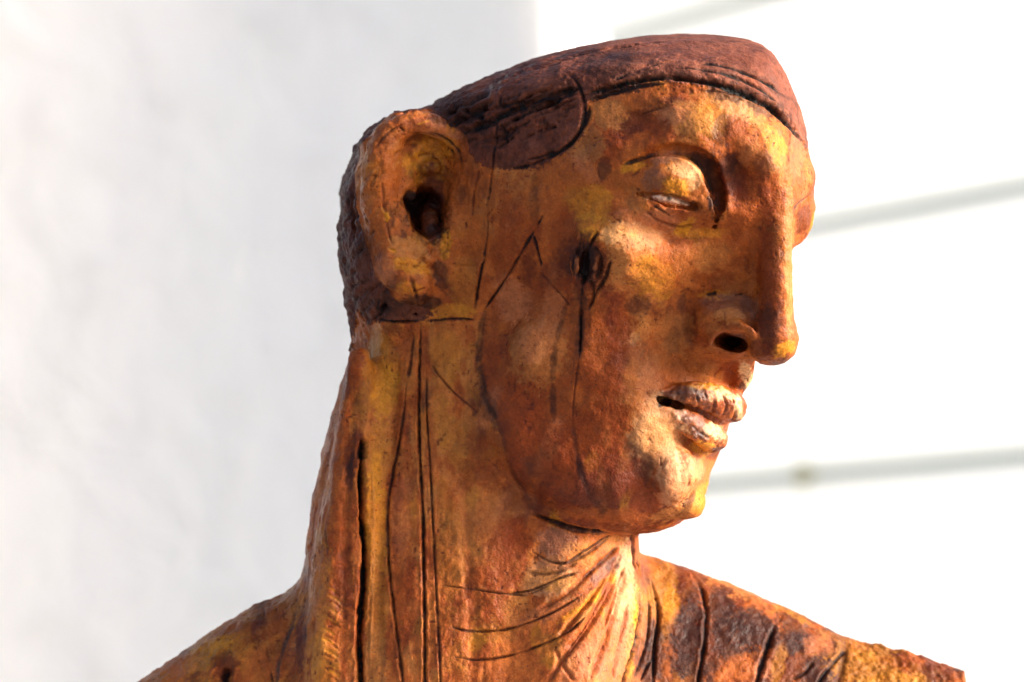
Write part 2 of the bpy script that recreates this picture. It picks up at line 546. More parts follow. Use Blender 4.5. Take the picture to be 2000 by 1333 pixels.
rs = sstep(1250, 1275, X0) * sstep(1060, 1080, Y0)
col = mix(col, PAL['p'], rs * sstep(-.2, .12, n2 + .6 * n3) * .6)
ls = sstep(600, 560, X0) * sstep(1100, 1130, Y0)
col = mix(col, PAL['v'], ls * sstep(-.1, .15, n2) * .5)
def patch(x, y, rx, ry, rot, c, a, soft=.22, brush=.25):
    if c == 'y': a *= .6 if rx > 26 else .85
    m = max(rx, ry) * 1.6 + 12
    ids = candidates((x, y), (x, y), m)
    if len(ids) == 0: return
    th = R(rot)
    wx = X0[ids] - x + wob[ids] * rx * .9; wy = Y0[ids] - y + wob2[ids] * 14 - wob[ids] * ry * .7
    u = (wx * math.cos(th) + wy * math.sin(th)) / rx; v = (-wx * math.sin(th) + wy * math.cos(th)) / ry
    q = np.sqrt(u * u + v * v) * .93 + wob2[ids] * .55 + wob3[ids] * .45
    al = sstep(1 + soft, 1 - soft, q) * a * (1 - brush * sstep(-.05, .25, n3[ids])) * near[ids]
    if c not in 'hHuzkt': al = al * (1 - hm[ids])
    elif c in 'kt': al = al * (1 - .8 * hm[ids])
    col[ids] = mix(col[ids], PAL[c], al)

# ---- hair / cap region
hairline = [(600, 200), (700, 150), (1000, 20), (1620, 20), (1620, 330), (1590, 300), (1570, 282), (1540, 243), (1500, 212), (1450, 187), (1400, 172), (1340, 160), (1280, 156),
            (1240, 162), (1180, 182), (1150, 196), (1150, 230), (1140, 262), (1115, 292), (1075, 318), (1020, 333), (975, 330), (935, 322), (905, 290), (850, 300),
            (760, 300), (742, 420), (760, 560), (845, 612), (838, 628), (733, 630), (712, 640), (700, 600), (684, 680), (600, 700)]
hw = 6
hx = X0 + wob2 * 26 + wob3 * 14; hy = Y0 + wob * 16 + wob3 * 16
hair = inpoly(hx, hy, hairline) & (Y0 < 690)
earbox = inpoly(X0, Y0, [(690, 300), (760, 222), (850, 215), (912, 268), (920, 330), (905, 560), (850, 605), (780, 590), (735, 540), (700, 420)]) & (D0 > 118)
hair &= ~earbox
hm = hair.astype(float)
hc = mix(np.tile(PAL['h'], (len(V), 1)), PAL['u'], sstep(-.12, .2, n2))
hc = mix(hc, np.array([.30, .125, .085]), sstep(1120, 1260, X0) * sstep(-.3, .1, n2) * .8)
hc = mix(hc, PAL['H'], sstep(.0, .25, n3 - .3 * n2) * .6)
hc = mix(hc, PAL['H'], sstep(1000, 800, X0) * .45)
col = mix(col, np.array([0, 0, 0]), hm) + hc * hm[:, None]

# small random blotches of every pigment, drawn out along the strokes of the brush
def blotches(n, box, cols, size, rot, a):
    a = (a[0] * .8, a[1] * .75)
    for _ in range(n):
        x = random.uniform(box[0], box[2]); y = random.uniform(box[1], box[3])
        s_ = random.uniform(*size)
        patch(x, y, s_, s_ * random.uniform(1.2, 3.2), rot + random.uniform(-30, 30), random.choice(cols), random.uniform(*a), .35, .5)
blotches(230, (930, 170, 1580, 1030), 'rrRootkpor', (5, 17), 0, (.3, .8))
blotches(150, (600, 640, 940, 1333), 'rRoovvtpr', (4, 12), 4, (.3, .8))
blotches(90, (900, 880, 1250, 1333), 'rroytkr', (5, 14), 20, (.3, .7))
blotches(60, (700, 230, 910, 600), 'rRyotpb', (5, 15), 0, (.4, .9))
blotches(110, (1250, 1080, 1880, 1333), 'ppRovprp', (8, 22), 10, (.4, .9))
blotches(60, (280, 1130, 600, 1333), 'rovpRr', (6, 18), 25, (.4, .8))
blotches(90, (840, 70, 1580, 330), 'HHu', (5, 16), 75, (.3, .8)) if False else None
PT = """
1180 275 35 42 0 r .8|1235 240 45 22 -10 R .75|1300 252 36 22 0 r .7|1332 250 16 16 0 b .45|1290 204 46 12 -10 p .6|1350 232 50 28 20 t .8
1388 232 30 40 -20 y .5|1310 225 30 14 0 k .6|1408 256 17 30 10 b .55|1440 262 24 40 0 r .5|1434 345 26 52 -10 R .9|1425 318 18 20 0 b .5|1490 325 20 26 0 p .5|1492 374 13 14 0 R .8
1505 520 20 110 -2 R .6|1465 430 40 90 0 r .55|1498 560 17 120 -2 r .75|1500 400 14 60 0 r .5|1541 500 9 150 0 t .8|1512 280 15 42 -25 y .75|1470 225 40 16 40 t .6|1556 300 14 40 0 k .6|1530 340 9 40 0 t .7
1568 430 15 28 10 R .65|1590 440 8 30 10 y .6|1322 366 34 17 8 y .9|1332 325 36 20 0 t .7|1275 352 20 22 0 l .45|1300 310 30 10 -12 l .5|1232 325 22 9 -15 y .8|1358 350 14 30 0 t .5
1298 430 36 20 10 k .7|1325 418 20 12 10 r .4|1338 444 22 10 -35 y .95|1372 458 42 11 -5 y .6|1345 472 38 8 -5 p .4|1145 398 46 30 20 y .7|1180 330 12 22 0 p .6|1100 350 40 40 0 o .5|1175 445 55 24 10 y .55
1152 458 14 14 0 y .8|1235 425 40 18 0 k .5|1207 500 18 42 -15 t .7|1278 542 36 44 -40 y .75|1248 600 22 20 0 p .55|1240 640 32 26 0 t .6|1225 660 20 14 0 c .25|1100 470 26 60 0 r .6
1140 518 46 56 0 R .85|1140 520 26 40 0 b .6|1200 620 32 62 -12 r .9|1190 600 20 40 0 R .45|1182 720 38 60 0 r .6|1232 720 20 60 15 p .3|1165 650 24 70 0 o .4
1425 596 52 22 5 l .55|1422 618 30 12 0 t .7|1505 636 20 36 -8 p .6|1528 684 24 13 -35 y .75|1490 682 25 18 10 R .8|1352 640 12 28 0 R .7|1370 665 22 8 20 r .8|1392 575 30 7 -5 y .5|1400 656 24 8 -10 r .6
1459 735 12 28 -20 c .95|1425 716 18 9 -10 r .7|1450 756 7 7 0 p .8|1345 715 48 26 0 o .6|1390 735 24 20 0 t .5|1320 650 34 40 0 t .4|1330 520 60 50 0 o .5|1385 500 40 30 0 t .4
1385 757 36 7 4 y .9|1345 766 26 12 6 p .65|1383 786 12 12 0 p .6|1406 797 9 15 10 r .7|1425 792 8 14 10 R .5|1418 772 20 9 20 c .65|1442 800 7 26 0 c .8|1395 776 10 8 0 c .4|1438 824 10 8 0 R .6|1318 775 22 12 10 b .6
1345 815 32 12 20 l .8|1352 842 28 8 25 p .7|1395 842 20 12 30 c .75|1375 836 14 9 20 l .5|1373 874 26 11 12 y .85|1400 882 11 10 30 R .85|1390 893 12 6 30 R .6|1322 846 22 20 0 t .4
1312 930 34 52 -5 k .65|1325 905 5 28 -10 c .7|1372 975 18 32 20 y .6|1344 985 8 30 28 p .6|1358 915 14 24 0 c .35|1283 770 16 10 20 b .7|1262 790 40 90 -5 t .45|1280 850 30 36 0 y .3|1270 740 20 30 0 k .4
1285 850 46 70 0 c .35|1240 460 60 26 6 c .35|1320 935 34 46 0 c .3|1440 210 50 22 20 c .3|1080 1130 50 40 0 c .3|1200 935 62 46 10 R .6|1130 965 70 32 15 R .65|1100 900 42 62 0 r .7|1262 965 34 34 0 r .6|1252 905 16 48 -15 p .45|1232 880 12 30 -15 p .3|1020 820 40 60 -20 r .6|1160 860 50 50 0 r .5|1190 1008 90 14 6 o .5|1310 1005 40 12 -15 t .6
1050 690 52 62 10 t .5|1045 670 30 34 0 k .4|1000 580 34 44 -20 k .55|1080 610 22 46 0 k .4|985 500 24 50 0 r .6|1090 540 30 34 0 R .4|1020 450 36 50 0 r .5|1120 560 30 20 0 r .7|1060 390 40 40 0 o .5|1000 400 24 60 0 r .45|1200 300 20 30 0 r .4
1240 195 60 22 -10 o .6|1190 225 34 26 0 t .6|1150 280 30 30 0 t .5|1430 205 60 20 20 t .5
1330 100 160 22 3 u .5|1190 130 46 22 -10 H .6|1230 112 30 12 0 H .4|1050 232 44 44 0 H .35|1440 192 100 11 24 H .65|1200 176 60 12 -14 H .8|1500 150 60 30 35 u .6|880 215 50 26 -25 H .7|930 260 40 24 0 H .5|1060 160 50 20 -12 u .4|1110 250 30 40 0 u .4
760 330 34 60 0 o .6|735 420 24 60 -10 o .5|860 285 44 22 10 y .75|812 318 26 22 0 y .7|850 340 42 22 10 p .5|842 372 28 22 0 R .7|838 425 34 48 0 R .85|822 470 26 16 0 v .8|880 400 14 60 0 o .6|792 488 44 20 20 t .85|800 520 40 13 15 y .85|806 556 34 20 15 o .9|800 562 24 12 10 y .4
752 528 20 24 0 k .6|862 540 14 28 -20 b .7|822 592 34 14 0 b .75|840 250 60 12 12 k .5|760 262 24 20 -40 r .5|900 290 18 16 0 r .6|905 560 24 60 0 v .5|885 610 40 14 0 y .6|918 440 14 60 0 o .5|870 480 10 30 0 y .6|820 242 30 10 0 r .5
740 735 34 80 8 v .85|752 760 22 60 6 y .5|733 665 12 34 10 c .4|780 690 20 40 0 o .5|735 900 22 70 0 v .8|733 1010 20 110 0 y .6|735 1180 20 120 0 v .6|735 1290 22 60 0 t .4|668 1000 22 160 0 r .65|672 1140 20 60 0 R .55|660 900 20 80 0 o .5
688 890 16 40 10 R .8|682 930 8 30 0 p .6|785 900 20 110 0 r .6|790 1150 22 100 0 r .6|785 1010 18 80 0 k .3|690 720 16 80 8 r .6|705 800 14 60 8 p .3|765 640 16 16 0 b .4|870 700 30 50 0 v .6|885 860 26 80 -20 v .5
960 900 66 50 -30 r .6|930 1030 50 60 0 t .35|990 1090 40 70 10 r .75|1010 1060 26 40 0 r .6|930 1160 60 50 0 r .35|880 1080 26 100 0 v .4|1020 960 34 40 -30 R .4|1088 1060 38 30 0 l .55|1190 1112 34 17 -35 l .8|1200 1105 22 12 -35 p .5
1150 1170 66 9 -42 y .9|1180 1150 50 8 -50 y .7|1120 1215 50 8 -42 t .8|1234 1240 9 70 4 y .85|1222 1140 16 90 2 c .6|1215 1260 20 60 8 k .8|1130 1080 30 20 0 t .6|1060 1130 34 20 0 t .7|1200 1060 26 12 0 t .8|1100 1140 30 14 -20 y .4
1120 1300 40 40 0 k .5|1010 1300 50 30 0 o .5|960 1240 40 20 0 v .4|1060 1200 50 16 -20 k .4|1160 1290 30 40 10 k .7|1075 1270 26 30 0 v .5
1345 1240 34 66 8 p .95|1290 1150 26 44 20 v .7|1310 1180 14 34 0 y .5|1275 1290 20 60 8 p .7|1410 1185 26 34 0 p .8|1475 1235 50 38 20 p .9|1425 1240 30 50 5 p .8|1445 1305 32 22 0 o .9|1490 1310 16 18 0 k .7|1430 1140 60 14 25 t .7|1545 1195 40 9 25 y .6|1560 1255 26 22 0 p .9|1600 1265 30 20 20 k .6|1610 1305 44 30 -20 p .9|1520 1300 12 40 15 v .7
1720 1310 96 36 14 v .9|1700 1270 60 18 14 y .4|1780 1300 60 12 15 r .5|1740 1330 60 16 0 y .4|1830 1310 30 20 0 p .4|1650 1250 50 8 20 t .5
420 1268 56 18 -24 y .75|390 1300 30 12 -24 v .8|480 1240 40 20 -24 r .4|350 1300 40 18 -24 k .35|440 1300 26 26 0 R .7|545 1200 30 40 0 o .5|590 1240 14 60 8 R .6|560 1300 20 30 0 r .5|620 1200 20 120 4 t .5|630 1290 26 60 0 y .3|500 1300 24 30 0 o .5
1432 666 25 14 8 R .9|1434 664 16 8 8 b .8|806 396 20 24 0 z .95|842 392 18 14 20 b .8|850 455 16 18 0 z .8|835 420 34 46 0 b .4|1398 360 18 60 -6 b .9|1372 318 26 14 35 b .8|1300 788 12 7 15 z .9|1142 515 18 34 4 b .8|1146 514 7 22 4 z .6|1340 330 30 14 0 c .35|1355 352 12 22 0 c .35|1130 600 14 60 4 b .35|1142 640 12 50 0 R .5|700 655 20 26 10 o .8
"""
for ln in PT.split('\n'):  # dark patches in nostril, ear, mouth, eye trench and nose side add painted shade
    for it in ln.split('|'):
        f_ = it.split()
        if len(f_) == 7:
            patch(*map(float, f_[:5]), f_[5], float(f_[6]))  # pale patches on philtrum, lid, cheek, chin and forehead paint highlights
# hair streaks
for _ in range(120):
    x = random.uniform(850, 1570); y = 95 + abs(x - 1340) ** 1.55 / 110 + random.uniform(-40, 70)
    L = random.uniform(20, 90); sl = -(1340 - x) / 900 if x < 1340 else (x - 1340) / 330
    pts = [(x + L * t, y + L * t * sl + random.uniform(-2, 2)) for t in (0, .5, 1)]
    ids, q, s = line_field(pts, random.uniform(2.5, 7))
    if q is None or len(ids) == 0: continue
    col[ids] = mix(col[ids], PAL[random.choice('HHuzu')], sstep(1.3, .3, q) * random.uniform(.2, .6) * s * hm[ids])
dn = np.zeros(len(V)); dp = np.zeros(len(V))
# x,y points / width / depth / pigment / strength; black in cuts doubles as painted shade
ST = """
690,720 680,900 672,1100 668,1333/20/7/o/0
900,700 905,900 915,1100 925,1333/22/5/o/0
775,660 768,850 745,1050 742,1333/14/5/o/0
1118,486 1111,525 1121,562/6/10/b/.8
1131,470 1127,500/5/8/b/.8
1160,480 1173,512 1166,548/6/9/b/.8
1152,548 1159,578 1149,606/6/8/b/.8
1137,560 1133,640 1130,700/11/3/b/.5
1128,500 1124,535/5/-7/o/.5
1168,498 1160,530/4/-6/k/.5
1070,1333 1110,1270 1150,1215 1190,1140 1212,1080/9/8/r/.45
1150,1333 1180,1260 1205,1190 1220,1120/9/8/r/.35
1195,1333 1212,1250 1226,1180/7/6/r/.3
1050,1190 1100,1165 1150,1120 1185,1085/7/6/r/.4
1030,1120 1080,1120 1130,1098/5/5/b/.5
1140,187 1180,174 1240,157 1290,151 1340,156 1400,166 1450,182 1500,208 1540,243 1576,288/8/14.4/z/1
1150,196 1190,184 1250,168 1300,163/6.5/6.4/z/0.9
1195,160 1215,150 1260,130 1330,121 1400,127 1450,143 1500,166 1532,188/5/6.4/z/1
1240,146 1300,133 1370,137 1440,155 1490,180 1520,205/4.4/4.8/z/0.9
950,160 990,147 1040,130 1120,107 1200,92 1310,80/9.5/11.2/z/0.8
1000,152 1060,134 1120,117/5/4.8/z/0.7
905,262 960,236 1020,207 1080,184 1135,172/11/12.8/z/1
960,215 1010,201 1060,196 1110,190/5/6.4/z/0.9
985,272 1010,252 1040,232/5/6.4/z/0.8
990,240 1050,214 1100,196/5/6.4/z/0.9
1030,215 1070,197 1125,183/6.5/8/z/0.8
1070,127 1102,138 1125,157 1138,190 1142,222 1134,255 1110,285 1070,308 1025,326 985,328/5.5/9/z/.9
1152,205 1146,232 1130,262 1108,286 1085,300/5.75/8/z/0.8
1030,312 1060,306 1085,296/5.75/8/z/0.9
1148,114 1147,132 1136,150 1124,157/5/6.4/z/0.9
1155,118 1165,124 1175,116/5/4/k/.5
985,152 978,185 972,225 966,290 957,360 945,430/4/7/z/.85
975,240 985,260 990,285/5/6.4/z/0.7
952,400 948,470 941,520 934,560 928,602/4/7/z/.95
937,325 926,370 920,430/3.5/5/R/.8
1376,178 1410,180 1440,186/3.5/3.2/z/0.7
1062,418 1040,455 1012,503 985,548 962,582 947,605/4/7/z/.95
1040,457 1050,492 1057,520/4.5/6/z/.9
948,604 938,650 935,700 942,755 955,795 972,825/10/1.5/b/.95
972,825 988,880 1006,935 1045,1000/9/0/b/0.52
1108,588 1094,640 1082,700 1080,770 1083,845/8/0/b/0.75
1047,340 1041,385 1046,445/13/0/b/0.48
1050,530 1080,560 1105,588 1112,596/3.5/4/R/.8
1146,488 1142,520 1137,560/7/14/z/1
1137,550 1134,600 1133,650 1131,700/4/9/z/.95
1131,700 1122,760 1118,820/2.5/3/R/.6
1118,830 1126,880 1136,925 1150,965/9/1/b/.95
1150,965 1172,990 1180,1005/12/0/b/0.68
1126,436 1133,462 1139,488/4.5/8/b/.9
1168,450 1156,472 1145,494/4.5/8/b/.9
1193,508 1181,545 1164,574 1150,606/4.5/8/b/.85
1122,500 1117,530 1112,548/4/5/b/.8
1125,505 1128,530/3/-4/k/.6
708,858 706,900/11/18/z/1
707,880 705,930 706,1000 712,1080 709,1150 702,1250 704,1333 704,1500/7/22/z/1
690,880 684,905 676,930/6/2/b/.8
720,860 728,960 730,1080 726,1200 722,1333/4/-3/t/.5
640,878 634,950 634,1030 641,1102/4/1/p/.75
650,760 660,720 672,680/3/3/R/.6
733,624 775,629 820,627/4/6/z/.95
833,628 880,623 926,625/3.5/5/z/.9
744,545 740,580 735,612/4/5/z/.9
808,650 802,700 795,740/5/6/b/.8
795,740 782,850 766,930 756,1000 758,1090 770,1200 786,1333 800,1500/4/9/b/.85
822,632 819,700 817,800 820,900 825,1000 827,1100 829,1200 829,1333 829,1500/4/10/z/.9
833,700 833,800 839,900 844,1000 849,1100 854,1200 860,1333 866,1500/3/6/b/.85
835,700 860,738 900,780 950,818 978,835/3/4/R/.7
885,765 925,800 945,815/3/4/R/.8
855,1143 920,1151 980,1160 1030,1161 1080,1140/2.5/4/b/.7
880,1225 920,1233 980,1231 1040,1213 1090,1190 1140,1160/3.5/7/b/.8
885,1283 940,1289 1000,1279 1060,1258 1110,1233 1150,1200/3.5/7/b/.8
990,1162 1040,1152 1090,1130 1130,1118/3.5/6/b/.8
1040,1078 1070,1095 1100,1100 1140,1078 1175,1055 1195,1045/3.5/6/b/.8
1100,1105 1150,1080 1190,1050/4/6/p/.7
1140,1130 1180,1095 1210,1065/5/7/p/.7
1085,1250 1120,1212 1160,1165 1195,1115/6/9/r/.6
1100,1290 1140,1240 1180,1180 1205,1130/6/8/r/.5
1180,1230 1205,1160 1218,1110/5/7/r/.4
1120,1330 1100,1300 1085,1270/7/6/r/.5
1236,1045 1238,1070 1240,1110/6/8/b/.7
1246,1090 1251,1150 1250,1200 1240,1265 1218,1333 1190,1450/8/16/z/.95
1262,1140 1268,1200 1262,1260 1235,1333/4/6/b/.8
1272,1130 1285,1200 1278,1270 1275,1340/5/9/z/.85
1250,1333 1265,1300 1278,1285/3/5/z/.8
1340,1105 1364,1135 1378,1180 1376,1250 1363,1333 1350,1420/5/9/z/.9
1512,1222 1500,1260 1478,1333 1460,1400/7/10/z/.95
1530,1197 1522,1215/5/4/b/.8
1660,1262 1630,1292 1600,1333 1580,1400/5/8/z/.85
1590,1290 1570,1315 1545,1328/5/7/b/.8
1655,1245 1645,1300 1632,1345/9/5/b/.5
1428,1195 1440,1230 1420,1265/3/0/k/.3
475,1196 483,1215 500,1268 520,1340/3.5/5/b/.8
515,1175 517,1230 524,1290 535,1345/4/5/b/.8
586,1130 578,1175 566,1225 552,1265 543,1300 541,1345/7/3/g/.85
355,1278 362,1305 372,1340/4/6/z/.85
272,1325 278,1345/4/4/b/.8
442,1300 438,1325 446,1350/14/22/z/.9
590,1195 592,1230 588,1260/8/14/R/.9
612,1195 606,1260 598,1330/6/5/r/.6
1592,362 1576,384 1557,399 1550,410/4/2/g/.9
1541,200 1543,260 1540,300 1542,330/2.5/2.5/R/.7
1215,323 1245,313 1275,303 1305,298/5.75/4.8/z/0.9
1305,298 1340,303 1368,325 1388,360 1396,400 1398,430/7/2/z/.75
1292,781 1308,786 1330,793/10/4/z/1
1276,402 1292,412 1310,424/3/4/b/.9
1250,374 1262,378 1300,380 1340,388/4/2/b/.6
1230,345 1240,340 1250,330/4/3/R/.7
1256,382 1275,386 1300,388 1325,394 1352,402/6/0/w/1
1306,384 1308,392/6/0/g/.9
1275,392 1282,386/4/0/l/.9
1328,396 1340,398/5/0/p/.6
1262,384 1300,394 1345,404/3/2/k/.6
1350,392 1358,400 1352,407/5/3/z/.9
1380,577 1400,572/5/5/z/.9
1340,595 1336,640 1350,672/8/2/R/.5
1435,577 1450,575/3/3/z/.8
1262,385 1254,375 1240,368/3/2/b/.6
1283,776 1300,786 1330,794/10/6/z/1
1330,795 1355,800 1385,818 1412,836 1425,842/4/3/z/.95
1360,772 1364,790 1360,800/4/4/b/.5
1392,768 1396,790 1390,808/4/4/R/.6
1412,770 1418,795 1410,815/4/5/R/.7
1432,778 1436,800 1430,826/4/5/r/.6
1376,768 1380,780/4/3/b/.5
1350,830 1365,845 1385,856/4/3/p/.6
1330,880 1345,920 1345,960 1325,985/4/1.5/r/.6
1300,890 1290,930 1298,965/4/1/r/.4
1410,715 1395,740 1400,762/3/3/r/.6
1040,1003 1080,1018 1110,1028 1145,1036 1190,1040/5/9/z/.85
1060,1015 1120,1037 1180,1042/4/5/b/.8
1240,230 1290,212 1340,200/3/2/b/.6
745,232 785,225 860,228/3/3/r/.5
722,300 755,262 790,240/3/3/z/.5
800,262 850,262 890,290 903,330/4/4/z/.8
790,258 780,248/3/4/z/.7
745,350 752,420 765,480/4/3/R/.5
885,300 868,290/6.5/8/z/0.9
800,540 812,575 818,600/5/5/b/.6
690,430 706,420 720,440/5/6/z/.7
700,500 715,470 730,450/5/6/z/.7
672,500 700,540 720,560/4/5/z/.6
700,620 712,590 730,560/4/5/z/.6
860,222 900,205 935,185 960,170/12.5/14.4/z/0.7
880,240 915,228 950,205/12.5/14.4/z/0.8
900,212 925,222 945,230/9.5/12.8/z/0.8
870,205 890,200/8/9.6/z/0.7
"""
for ln in ST.split('\n'):
    if '/' not in ln: continue
    pp, w_, dep, pg, al = ln.split('/')
    pts = [tuple(map(float, q.split(','))) for q in pp.split()]
    w_, dep, al = float(w_), float(dep), float(al)
    ids, q, s = line_field(pts, w_)
    if q is None or len(ids) == 0: continue
    g = np.exp(-(q / .75) ** 2)
    if dep >= 0:
        dn[ids] = np.minimum(dn[ids], -dep * g * s)
        if dep > 3:
            dp[ids] = np.maximum(dp[ids], dep * .16 * np.exp(-((q - 1.9) / .6) ** 2) * s * (.6 + 2 * wob2[ids]))
    else:
        dp[ids] = np.maximum(dp[ids], -dep * g * s)
    core = sstep(1.15, .45, q + .5 * wob3[ids]) * al * np.minimum(1, s + .2) * np.clip(1.0 + 1.2 * wob[ids] + 1.5 * wob2[ids], .25, 1)
    if dep <= 2:
        core = core * (.75 + .8 * wob[ids])
    col[ids] = mix(col[ids], PAL[pg], np.clip(core, 0, 1))
disp += dn + dp * (dn > -1)
# hatch marks on the side of the neck
for i in range(46):
    y = 900 + i * 10.5 + random.uniform(-3, 3); x = 640 + random.uniform(-8, 6) + (8 if y > 1150 else -8)
    ids, q, s = line_field([(x - 14, y - 9), (x, y - 4), (x + 14, y + 6)], 3.2)
    if q is None or len(ids) == 0: continue
    g = np.exp(-(q / .8) ** 2) * s
    disp[ids] -= 2.6 * g
    col[ids] = mix(col[ids], PAL['r' if i % 2 else 'y'], g * .45)
# short random gouges on the hair
for i in range(420):
    if i < 150:
        x = random.uniform(675, 770); y = random.uniform(300, 620); a = random.uniform(1.9, 2.7)
    else:
        x = random.uniform(860, 1130); y = random.uniform(130, 290) - (x - 950) * .3; a = random.uniform(2.5, 3.1)
    L = random.uniform(8, 44)
    ids, q, s = line_field([(x, y), (x + L * math.cos(a), y + L * math.sin(a))], random.uniform(2.5, 6.5))
    if q is None or len(ids) == 0: continue
    k = hm[ids]
    g = np.exp(-(q / .8) ** 2) * s * k
    disp[ids] -= random.uniform(2, 9) * g
    col[ids] = mix(col[ids], PAL['z' if i % 3 else 'u'], g * .6)
for i in range(70):
    a = random.uniform(0, 6.28); rr_ = random.uniform(.5, 1)
    x = 808 + 95 * rr_ * math.cos(a); y = 405 + 175 * rr_ * math.sin(a); b_ = a + 1.57 + random.uniform(-.5, .5)
    L = random.uniform(8, 30)
    ids, q, s = line_field([(x, y), (x + L * math.cos(b_), y + L * math.sin(b_))], random.uniform(2.5, 6))
    if q is None or len(ids) == 0: continue
    g = np.exp(-(q / .8) ** 2) * s * earbox[ids]
    disp[ids] -= random.uniform(-3, 5) * g
    col[ids] = mix(col[ids], PAL[random.choice('RRbyto')], g * random.uniform(.2, .7))
ids, q, s = line_field([(1258, 410), (1285, 430), (1325, 445), (1362, 438)], 5)
disp[ids] -= 4 * np.exp(-(q / .75) ** 2) * s
col[ids] = mix(col[ids], PAL['R'], sstep(1.1, .4, q) * .5 * s)
tors = sstep(1040, 1120, Y0) * (sstep(1245, 1265, X0) + sstep(600, 580, X0))
disp += 5.0 * fbm(V0, 85, 3, 20) + 2.4 * fbm(V0, 26, 3, 21) + 1.3 * fbm(V0, 8, 2, 22)
disp += neckm * (5.5 * fbm(V0 * np.array([1, .12, 1]), 24, 3, 80) + 2.2 * fbm(V0 * np.array([1, .2, 1]), 9, 2, 81))
rough = hm * sstep(1250, 850, X0) + sstep(1640, 1680, X0) * .75 + .35 * np.clip(tors, 0, 1)
disp += hm * sstep(770, 740, X0) * 9 * fbm(V0, 34, 2, 33)
disp += rough * (9 * fbm(V0, 22, 3, 30) - 5 * np.abs(fbm(V0, 30, 3, 31)) * 2 + 4 * fbm(V0, 9, 2, 32))
# small pits
pit = sstep(.26, .36, fbm(V0, 5, 1, 40)) * sstep(-.05, .15, n2)
disp -= 1.0 * pit
col = mix(col, PAL['R'], pit * .7)
# the hair sits slightly proud of the brow
disp += 2.5 * hm
earm = earbox & (D0 > 140)
disp += earm * (8 * fbm(V0, 24, 3, 70) + 3 * fbm(V0, 10, 2, 71))
lipm = inpoly(X0, Y0, [(1290, 760), (1380, 745), (1470, 770), (1440, 880), (1330, 860)]) & (D0 > 100)
disp += lipm * (5 * fbm(V0, 13, 2, 72) + 3 * fbm(V0, 7, 1, 73))
col = col * np.where(hm > .5, .70, .68)[:, None]
lum = col.mean(1, keepdims=True)
col = np.clip(lum + (col - lum) * 1.07, .003, 1)
col = col * np.where(hm[:, None] > .5, np.array([1.16, .95, .82]), np.array([.98, .80, .64]))
lum = col.mean(1, keepdims=True)
col = np.clip(col * (lum / .17) ** .30, .003, .9)
V = V + N * disp[:, None]
col = np.clip(col, 0.004, 0.9)
N1 = vnormals(V, Q)
W = to_world(V)
NWp = to_world(V + N1 * 1.0) - W
NWp /= np.linalg.norm(NWp, axis=1)[:, None]
print('detail', time.time() - _t)

# ------------------------------------------------------------------ helpers
def tag(o, label=None, cat=None, group=None, kind=None):
    if label: o['label'] = label
    if cat: o['category'] = cat
    if group: o['group'] = group
    if kind: o['kind'] = kind
    return o

def empty(name, loc):
    o = bpy.data.objects.new(name, None); C.objects.link(o); o.location = loc
    o.empty_display_size = .05
    return o

def nmat(name):
    m = bpy.data.materials.new(name); m.use_nodes = True
    t = m.node_tree
    return m, t, t.nodes['Principled BSDF']

def noise_tex(t, scale, detail=6, rough=.6, vec=None, dist=0):
    n = t.nodes.new('ShaderNodeTexNoise')
    n.inputs['Scale'].default_value = scale; n.inputs['Detail'].default_value = detail
    n.inputs['Roughness'].default_value = rough; n.inputs['Distortion'].default_value = dist
    if vec is not None: t.links.new(vec, n.inputs['Vector'])
    return n

def mathn(t, op, a, b=None, c=None):
    n = t.nodes.new('ShaderNodeMath'); n.operation = op
    for i, v in enumerate((a, b, c)):
        if v is None: continue
        if isinstance(v, (int, float)): n.inputs[i].default_value = v
        else: t.links.new(v, n.inputs[i])
    return n.outputs[0]

def maprange(t, v, a, b, c, d):
    n = t.nodes.new('ShaderNodeMapRange')
    n.inputs[1].default_value = a; n.inputs[2].default_value = b; n.inputs[3].default_value = c; n.inputs[4].default_value = d
    t.links.new(v, n.inputs[0])
    return n.outputs[0]

def mixc(t, f, a, b, mode='MIX'):
    n = t.nodes.new('ShaderNodeMix'); n.data_type = 'RGBA'; n.blend_type = mode
    for sock, v in ((n.inputs[0], f), (n.inputs[6], a), (n.inputs[7], b)):
        if isinstance(v, (int, float)): sock.default_value = v
        elif isinstance(v, tuple): sock.default_value = v
        else: t.links.new(v, sock)
    return n.outputs[2]

